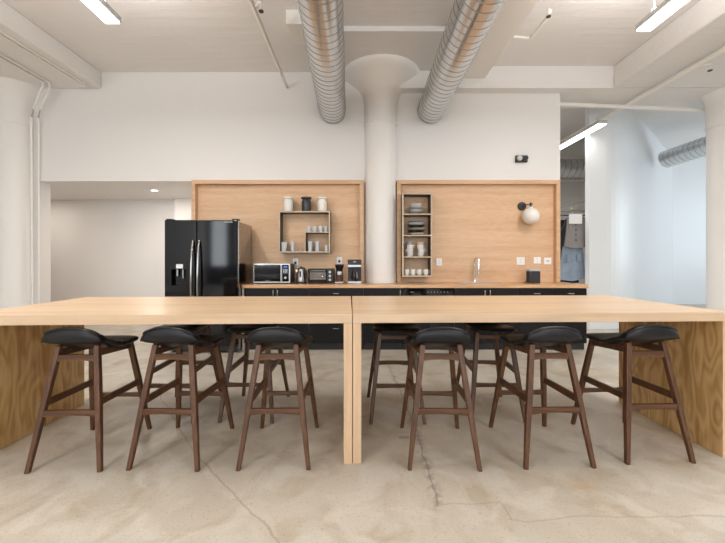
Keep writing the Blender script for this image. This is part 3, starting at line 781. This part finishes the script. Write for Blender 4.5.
p = at(520.6, 159.3, YW)
t = thing('emergency_light', 'small black emergency light unit high on the white wall', 'emergency light', (p.x, YW - .001, p.z))
MB().box(-.09, .09, -.05, 0, -.055, .05).build('housing', 'matteblack', t, bevel=.01)
for s in (-1, 1): MB().lathe([(0, -.085), (.035, -.085), (.042, -.065), (.038, -.0505)], (s*.045, 0, .0), 18, axis='Y').build('lamp_head', 'lampbody' if s < 0 else 'darkporc', t)

p = at(523.8, 205.5, 5.3)
t = thing('wall_lamp', 'round opal globe wall lamp with black disc mount on the plywood', 'wall lamp', (p.x, 5.3745, p.z))
MB().lathe([(.062, 0), (.065, -.012), (.06, -.03), (0, -.032)], n=28, axis='Y').build('wall_mount', 'matteblack', t)
MB().tube([(0, -.02, 0), (.005, -.10, .004), (.055, -.13, .01), (.105, -.135, .012)], .008, 10).tube([(.075, -.135, .035), (.075, -.135, -.03)], .014, 10).build('arm', 'matteblack', t)
g = [(.028, -.030), (.032, -.062)]
for k in range(1, 15):
    a = math.radians(20 + 160*k/14); g.append((.122*math.sin(a), -.062 - .105 + .122*math.cos(a) - .0 if k else 0))
g[-1] = (0, g[-1][1])
MB().lathe(g, (.075, -.135, 0), 32).build('globe_shade', 'globe', t)

# ------------------------------------------------------------------ lamps, ducts, pipes
def linear_light(x, z, y0, y1, lab, w_=.15, grp='long suspended ceiling lights'):
    t = thing('suspended_light', lab, 'ceiling light', (x, y0, z), 0, grp)
    L_ = y1 - y0
    MB().box(-w_/2, w_/2, 0, L_, .012, .065).build('housing', 'lampbody', t, bevel=.004)
    MB().box(-w_/2 + .010, w_/2 - .010, .012, L_ - .012, -.004, .0115).build('diffuser', 'tube_light', t)
    top = (3.83 if (3.8 < x < 7.6 and y1 < 5.2) else ZC) - z
    for yy in (.14, L_ - .14):
        MB().tube([(0, yy, .065), (0, yy, top)], .004, 6).build('cable', 'lampbody', t)
        MB().tube([(-w_*.35, yy - .0, .066), (0, yy, .16), (w_*.35, yy, .066)], .003, 6).build('bracket', 'lampbody', t)
linear_light(-2.35, 3.5, 1.9, 3.34, 'long lit ceiling light hanging at the top left')
linear_light(2.785, 3.5, 2.0, 3.45, 'long lit ceiling light hanging at the top right')
linear_light(4.02, 3.5, 5.79, 7.3, 'lit ceiling light in the far room right of the kitchen wall')
linear_light(1.8, 3.5, 6.6, 8.0, 'added unseen ceiling light in the far room behind the kitchen wall')  # unseen lamp added to brighten the far room and the clothes
for x, lab in ((-2.35, 'lit ceiling light behind the camera, left row'), (2.785, 'lit ceiling light behind the camera, right row')):
    linear_light(x, 3.5, -1.6, -.1, lab)
    linear_light(x, 3.5, -5.1, -3.6, lab.replace('behind', 'far behind'))

def duct(name, p0, p1, r, lab, pitch=.118):
    p0, p1 = Vector(p0), Vector(p1); L_ = (p1 - p0).length
    pts, rs = [], []
    m = MB(); n = int(L_/pitch)
    # slightly sheared seam rings of a spiral-lock duct
    N_ = 40; d = (p1 - p0)/L_; x = d.cross(Vector((0, 0, 1))).normalized(); y = x.cross(d); rings = []
    for i in range(n + 1):
        for off, rad in ((-.5, r), (-.12, r), (-.05, r), (-.02, r + .0035), (.02, r + .0035), (.05, r), (.12, r)):
            tpos = (i + off)*pitch
            if tpos < 0 or tpos > L_: continue
            ring = []
            for k in range(N_):
                a = 2*PI*k/N_; c = p0 + d*min(L_, max(0, tpos + pitch*.45*math.sin(a + .6)))
                ring.append(m.bm.verts.new(c + (x*math.cos(a) + y*math.sin(a))*rad))
            rings.append((rad, ring))
    for (ra, a), (rc, c) in zip(rings[:-1], rings[1:]):
        for k in range(N_):
            f = m.bm.faces.new((a[k], a[(k+1) % N_], c[(k+1) % N_], c[k])); f.smooth = True
            if ra > r or rc > r: f.material_index = 1
    o = m.build(name, ['galv', 'seam']); tag(o, lab, 'duct'); o['group'] = 'round spiral metal ducts'
    o.location = p0; o.data.transform(Matrix.Translation(-p0))
duct('air_duct', (-.22, -1.0, 3.50), (-.426, YW, 3.55), .20, 'round spiral metal air duct left of the white column', .105)
duct('air_duct', (.98, -1.0, 3.50), (1.085, YW, 3.55), .20, 'round spiral metal air duct right of the white column', .105)
duct('air_duct', (6.9, 2.0, 3.52), (6.9, 7.9, 3.52), .19, 'metal duct high up in the bright space at the far right')
duct('air_duct', (1.5, 8.6, 3.45), (6.0, 8.6, 3.45), .27, 'wide metal duct crossing the far room above the clothes', .14)

m = MB(); m.box(1.50, 1.87, -3, 5.24, 3.97, 4.159); tag(m.build('rectangular_duct', 'pipe', bevel=.004), 'flat painted rectangular duct along the ceiling beside the right round duct', 'duct')
m = MB(); m.box(-.86, -.50, 4.06, 4.46, 3.99, 4.158); tag(m.build('junction_box', 'pipe', bevel=.005), 'square grey metal box on the ceiling beside the left round duct', 'box')

def pipe(name, pts, r, lab, cat='pipe', mat='pipe'):
    return tag(MB().tube(pts, r, 12).build(name, mat), lab, cat)
pipe('ceiling_pipe', [(-1.10, -3, 3.92), (-1.13, YW - .001, 3.92)], .022, 'thin painted pipe running along the ceiling left of the ducts')
pipe('ceiling_pipe', [(4.40, -3, 3.77), (4.36, 4.2, 3.77), (4.28, 7.0, 3.76), (4.25, 9.70, 3.76)], .035, 'white pipe running diagonally below the right beam into the far room')
pipe('ceiling_pipe', [(3.11, 5.62, 3.76), (5.5, 5.72, 3.70), (7.4, 5.8, 3.66)], .03, 'horizontal white pipe above the glossy white wall')
pipe('conduit', [(-4.36, -3, 3.885), (-4.18, 5.30, 3.885)], .014, 'thin painted conduit under the left beam, nearest its edge', 'conduit')
pipe('conduit', [(-4.30, -3, 3.885), (-4.12, 5.30, 3.885)], .014, 'second painted conduit beside it under the left beam', 'conduit')
c1 = at(36.5, 118, 5.2); 
pipe('conduit', [(-4.66, -3, 3.88), (-4.68, 5.16, 3.88), (-4.71, 5.2, 3.83), (-4.78, 5.22, 3.74), (-4.92, 5.28, 3.53), (-4.98, 5.31, 3.42), (-5.005, 5.33, 3.30), (-5.005, 5.36, .02)], .016, 'painted conduit bending down along the left column', 'conduit')
pipe('conduit', [(-4.60, -3, 3.88), (-4.60, 5.18, 3.88), (-4.63, 5.22, 3.83), (-4.70, 5.26, 3.74), (-4.85, 5.31, 3.53), (-4.91, 5.34, 3.42), (-4.935, 5.375, 3.30), (-4.935, 5.385, .02)], .014, 'second painted conduit bending down beside the left column', 'conduit')
def sprinkler(x, y, z, lab, elbow=None):
    t = thing('sprinkler_head', lab, 'sprinkler', (x, y, z), 0, 'fire sprinklers on the ceiling pipes')
    MB().lathe([(.010, .09), (.012, .03), (.020, .028), (.020, .018), (.009, .016), (.009, 0)], n=14).build('stem', 'pipe', t)
    MB().lathe([(.0, -.012), (.026, -.012), (.026, -.004), (.009, -.001)], n=14).build('deflector', 'rust', t)
    if elbow: MB().tube(elbow, .018, 10).build('branch_pipe', 'pipe', t)
p = at(262, 15, 3.75)
sprinkler(-1.05, 3.72, 3.90, 'small sprinkler beside the thin ceiling pipe left of the ducts', [(0, 0, .08), (-.02, 0, .09), (-.06, 0, .03)])
sprinkler(2.10, 3.90, 3.97, 'sprinkler on a curved white branch pipe near the top right', [(0, 0, .07), (.02, 0, .06), (.025, .05, .03), (.01, .42, .02), (-.05, .44, .03), (-.20, .44, .05)])
sprinkler(4.55, 4.55, 3.72, 'sprinkler beside the white pipe in front of the right column', [(0, 0, .08), (-.02, 0, .08), (-.16, 0, .06)])

def downlight(x, y, lab):
    t = thing('recessed_downlight', lab, 'ceiling light', (x, y, 2.4695))
    MB().lathe([(.075, -.004), (.075, 0), (.05, 0), (.05, -.004)], n=24).build('trim_ring', 'whiteplastic', t)
    MB().lathe([(0, -.006), (.05, -.006), (.05, -.002), (0, -.002)], n=24).build('lens', 'downlight', t)
downlight(-3.60, 6.13, 'small lit recessed downlight in the passage ceiling')
downlight(-6.3, 6.35, 'added passage downlight, unseen behind the left column')  # extra downlight added out of view to brighten the passage
# small service panel low on the left column face
tag(MB().box(-6.05, -5.72, YW - .04, YW - .001, .35, 1.15).build('service_panel', 'whiteplastic', bevel=.004), 'pale service panel on the wall left of the left column', 'panel')

# ------------------------------------------------------------------ clothes in the far room
t = thing('clothes_rack', 'metal clothes rack in the far room beyond the counter end', 'clothes rack', (3.98, 6.66, 0))
m = MB()
for sx in (-.62, .62): m.tube([(sx, 0, .03), (sx, 0, 2.12)], .014, 10)
m.build('post', 'steel', t)
MB().tube([(-.66, 0, 2.12), (.66, 0, 2.12)], .014, 10).build('hanging_rail', 'steel', t)
MB().tube([(-.66, .25, 2.07), (.66, .25, 2.07)], .012, 10).tube([(-.62, 0, 2.05), (-.62, .25, 2.07)], .01, 8).tube([(.62, 0, 2.05), (.62, .25, 2.07)], .01, 8).build('rear_rail', 'matteblack', t)
MB().tube([(-.64, .1, 2.13), (.7, .16, 2.36)], .010, 10).build('brace', 'steel', t)
m = MB()
for sx in (-.62, .62): m.tube([(sx, -.28, .03), (sx, .32, .03)], .016, 10)
m.build('foot', 'steel', t)
def garment(poly, th, name, mat, par, folds=5, amp=.012):
    xs = [p[0] for p in poly]; m = MB(); n = len(poly)
    m.prism(poly, -th/2, th/2, plane='XZ')
    bmesh.ops.triangulate(m.bm, faces=m.bm.faces[:])
    bmesh.ops.subdivide_edges(m.bm, edges=m.bm.edges[:], cuts=3, use_grid_fill=True)
    for v in m.bm.verts:
        v.co.y += amp*math.sin(v.co.x*folds*14 + v.co.z*3) + amp*.5*math.sin(v.co.z*21 + v.co.x*9)
    o = m.build(name, mat, par, smooth=True)
    return o
jx = 3.77
CL = []
t = thing('denim_jacket', 'grey sleeveless buttoned jacket hanging on the rack', 'jacket', (jx, 5.93, 0))
garment([(-.06, 2.02), (.06, 2.02), (.16, 1.98), (.185, 1.75), (.20, 1.45), (.0, 1.42), (-.20, 1.46), (-.165, 1.75), (-.13, 1.97)], .07, 'body', 'greydenim', t)
garment([(-.14, 1.95), (-.17, 1.80), (-.21, 1.47), (-.30, 1.42), (-.31, 1.55), (-.24, 1.75)], .05, 'sleeve', 'blackcloth', t)
garment([(.16, 1.97), (.20, 1.80), (.23, 1.47), (.27, 1.45), (.27, 1.6), (.23, 1.8)], .05, 'sleeve', 'greydenim', t)
m = MB()
for z in (1.84, 1.75, 1.66, 1.57): m.lathe([(0, -.056), (.011, -.056), (.011, -.045)], (.0, 0, z), 10, axis='Y')
m.build('buttons', 'blackcloth', t)
m = MB(); m.tube([(-.14, 0, 1.985), (0, 0, 2.045), (.14, 0, 1.985)], .008, 8); m.tube([(0, 0, 2.045), (0, .02, 2.09), (.0, .06, 2.15), (0, .12, 2.145)], .003, 6)
m.build('hanger', 'steel', t)
MB().box(-.13, .10, -.066, -.062, 1.86, 2.03).build('paper_tag', 'paper', t)
t = thing('denim_skirt', 'pale blue faded denim garment hanging below the grey jacket', 'clothing', (3.77, 6.03, 0))
garment([(-.13, 1.45), (.17, 1.45), (.20, 1.2), (.215, .88), (.0, .84), (-.20, .86), (-.19, 1.15)], .08, 'body', 'denim', t, amp=.018)
garment([(-.13, 1.475), (.17, 1.475), (.17, 1.44), (-.13, 1.44)], .09, 'waistband', 'denim', t)
for sx in (-.11, .07): MB().box(sx, sx + .09, -.068, -.058, 1.18, 1.32).build('pocket', 'denim', t, bevel=.004)
m = MB(); m.tube([(-.12, 0, 1.48), (.16, 0, 1.48)], .006, 8); m.tube([(.02, 0, 1.48), (.02, .0, 2.0), (.02, .02, 2.135)], .003, 6); m.build('hanger', 'steel', t)
t = thing('dark_garment', 'black clothing with a red strip behind the grey jacket', 'clothing', (3.62, 6.13, 0))
garment([(-.10, 1.95), (.25, 1.95), (.32, 1.5), (.33, .80), (-.14, .80), (-.16, 1.4)], .07, 'body', 'blackcloth', t)
garment([(-.155, 1.26), (-.10, 1.26), (-.10, 1.08), (-.16, 1.08)], .09, 'red_strip', 'red', t)
m = MB(); m.tube([(.05, 0, 1.94), (.05, .0, 2.04), (.05, .13, 2.09)], .003, 6); m.build('hanger', 'steel', t)
tag(MB().lathe([(0, -.02), (.02, -.012), (.022, 0), (.02, .012), (0, .02)], (0, 0, 0), 14).build('hanger_marker', 'yellow', loc=(3.73, 6.03, 2.15)), 'small yellow marker clipped on the clothes rail', 'marker')

for o in bpy.data.objects:
    if o.parent is None and o.name in ('denim_jacket', 'denim_skirt', 'dark_garment'):
        o.location.x += .24; o.location.y += .62; o.location.z = -.03; o.scale = (1.05, 1.0, 1.05)
bpy.data.objects['clothes_rack'].scale = (.9, 1, 1.03)
bpy.data.objects['hanger_marker'].location = (4.02, 6.64, 2.225)
# ------------------------------------------------------------------ light
def area(name, loc, rot, sx, sy, power, col):
    l = bpy.data.lights.new(name, 'AREA'); l.shape = 'RECTANGLE'; l.size = sx; l.size_y = sy; l.energy = power; l.color = col
    o = bpy.data.objects.new(name, l); COL.objects.link(o); o.location = loc; o.rotation_euler = rot; return o
for k, (p, q) in enumerate(WB):
    area('daylight_front_window', ((p + q)/2, YB - .04, 2.25), (PI/2, 0, 0), q - p - .1, 2.6, 90 if q - p > 1 else 45, (.93, .97, 1))
for k, (p, q) in enumerate(WR):
    area('daylight_right_window', (XR - .04, (p + q)/2, 2.25), (PI/2, 0, PI/2), q - p - .1, 2.6, 55, (.80, .91, 1))
wd_ = bpy.data.worlds.new('daylight'); scn.world = wd_; wd_.use_nodes = True
bg = wd_.node_tree.nodes['Background']; bg.inputs['Color'].default_value = (.75, .87, 1, 1); bg.inputs['Strength'].default_value = 1.5
# warm pools of light from the lamp rows behind and above (same kind of lamp)
for x, y in ((-2.35, -.85), (2.785, -.85), (-2.35, 2.62), (2.785, 2.72), (-2.35, -4.35), (2.785, -4.35)):
    area('lamp_glow', (x, y, 3.485), (0, 0, 0), .14, 1.4, 46, (1, .96, .91))
    area('added_uplight', (x, y, 3.575), (PI, 0, 0), .12, 1.4, 38, (1, .96, .91))  # upward light added over each lamp to brighten the ceiling
area('lamp_glow_far', (4.02, 6.5, 3.485), (0, 0, 0), .14, 1.4, 6, (1, .95, .9))
area('added_far_room_light', (1.8, 7.3, 3.485), (0, 0, 0), .14, 1.4, 75, (1, .95, .9))  # light of the added lamp, lifts the far room
area('downlight_glow', (-3.60, 6.13, 2.455), (0, 0, 0), .1, .1, 15, (1, .90, .80))
area('added_passage_light', (-6.3, 6.35, 2.455), (0, 0, 0), .1, .1, 9, (1, .90, .80))  # light of the added downlight, fills the passage

# ------------------------------------------------------------------ camera
cam = bpy.data.cameras.new('camera'); co = bpy.data.objects.new('camera', cam); COL.objects.link(co)
co.location = (0, 0, EYE); co.rotation_euler = (PI/2, 0, 0)
cam.sensor_width = 36; cam.lens = F/725*36; cam.shift_x = 2.5/725; cam.shift_y = -11.5/725; cam.clip_start = .05
scn.camera = co
vs = scn.view_settings; vs.view_transform = 'Standard'; vs.look = 'None'; vs.exposure = 0.0; vs.gamma = 1; vs.use_curve_mapping = False
scn.cycles.use_denoising = True; scn.cycles.max_bounces = 8; scn.cycles.diffuse_bounces = 6; scn.cycles.caustics_reflective = False
scn.cycles.sample_clamp_indirect = 6
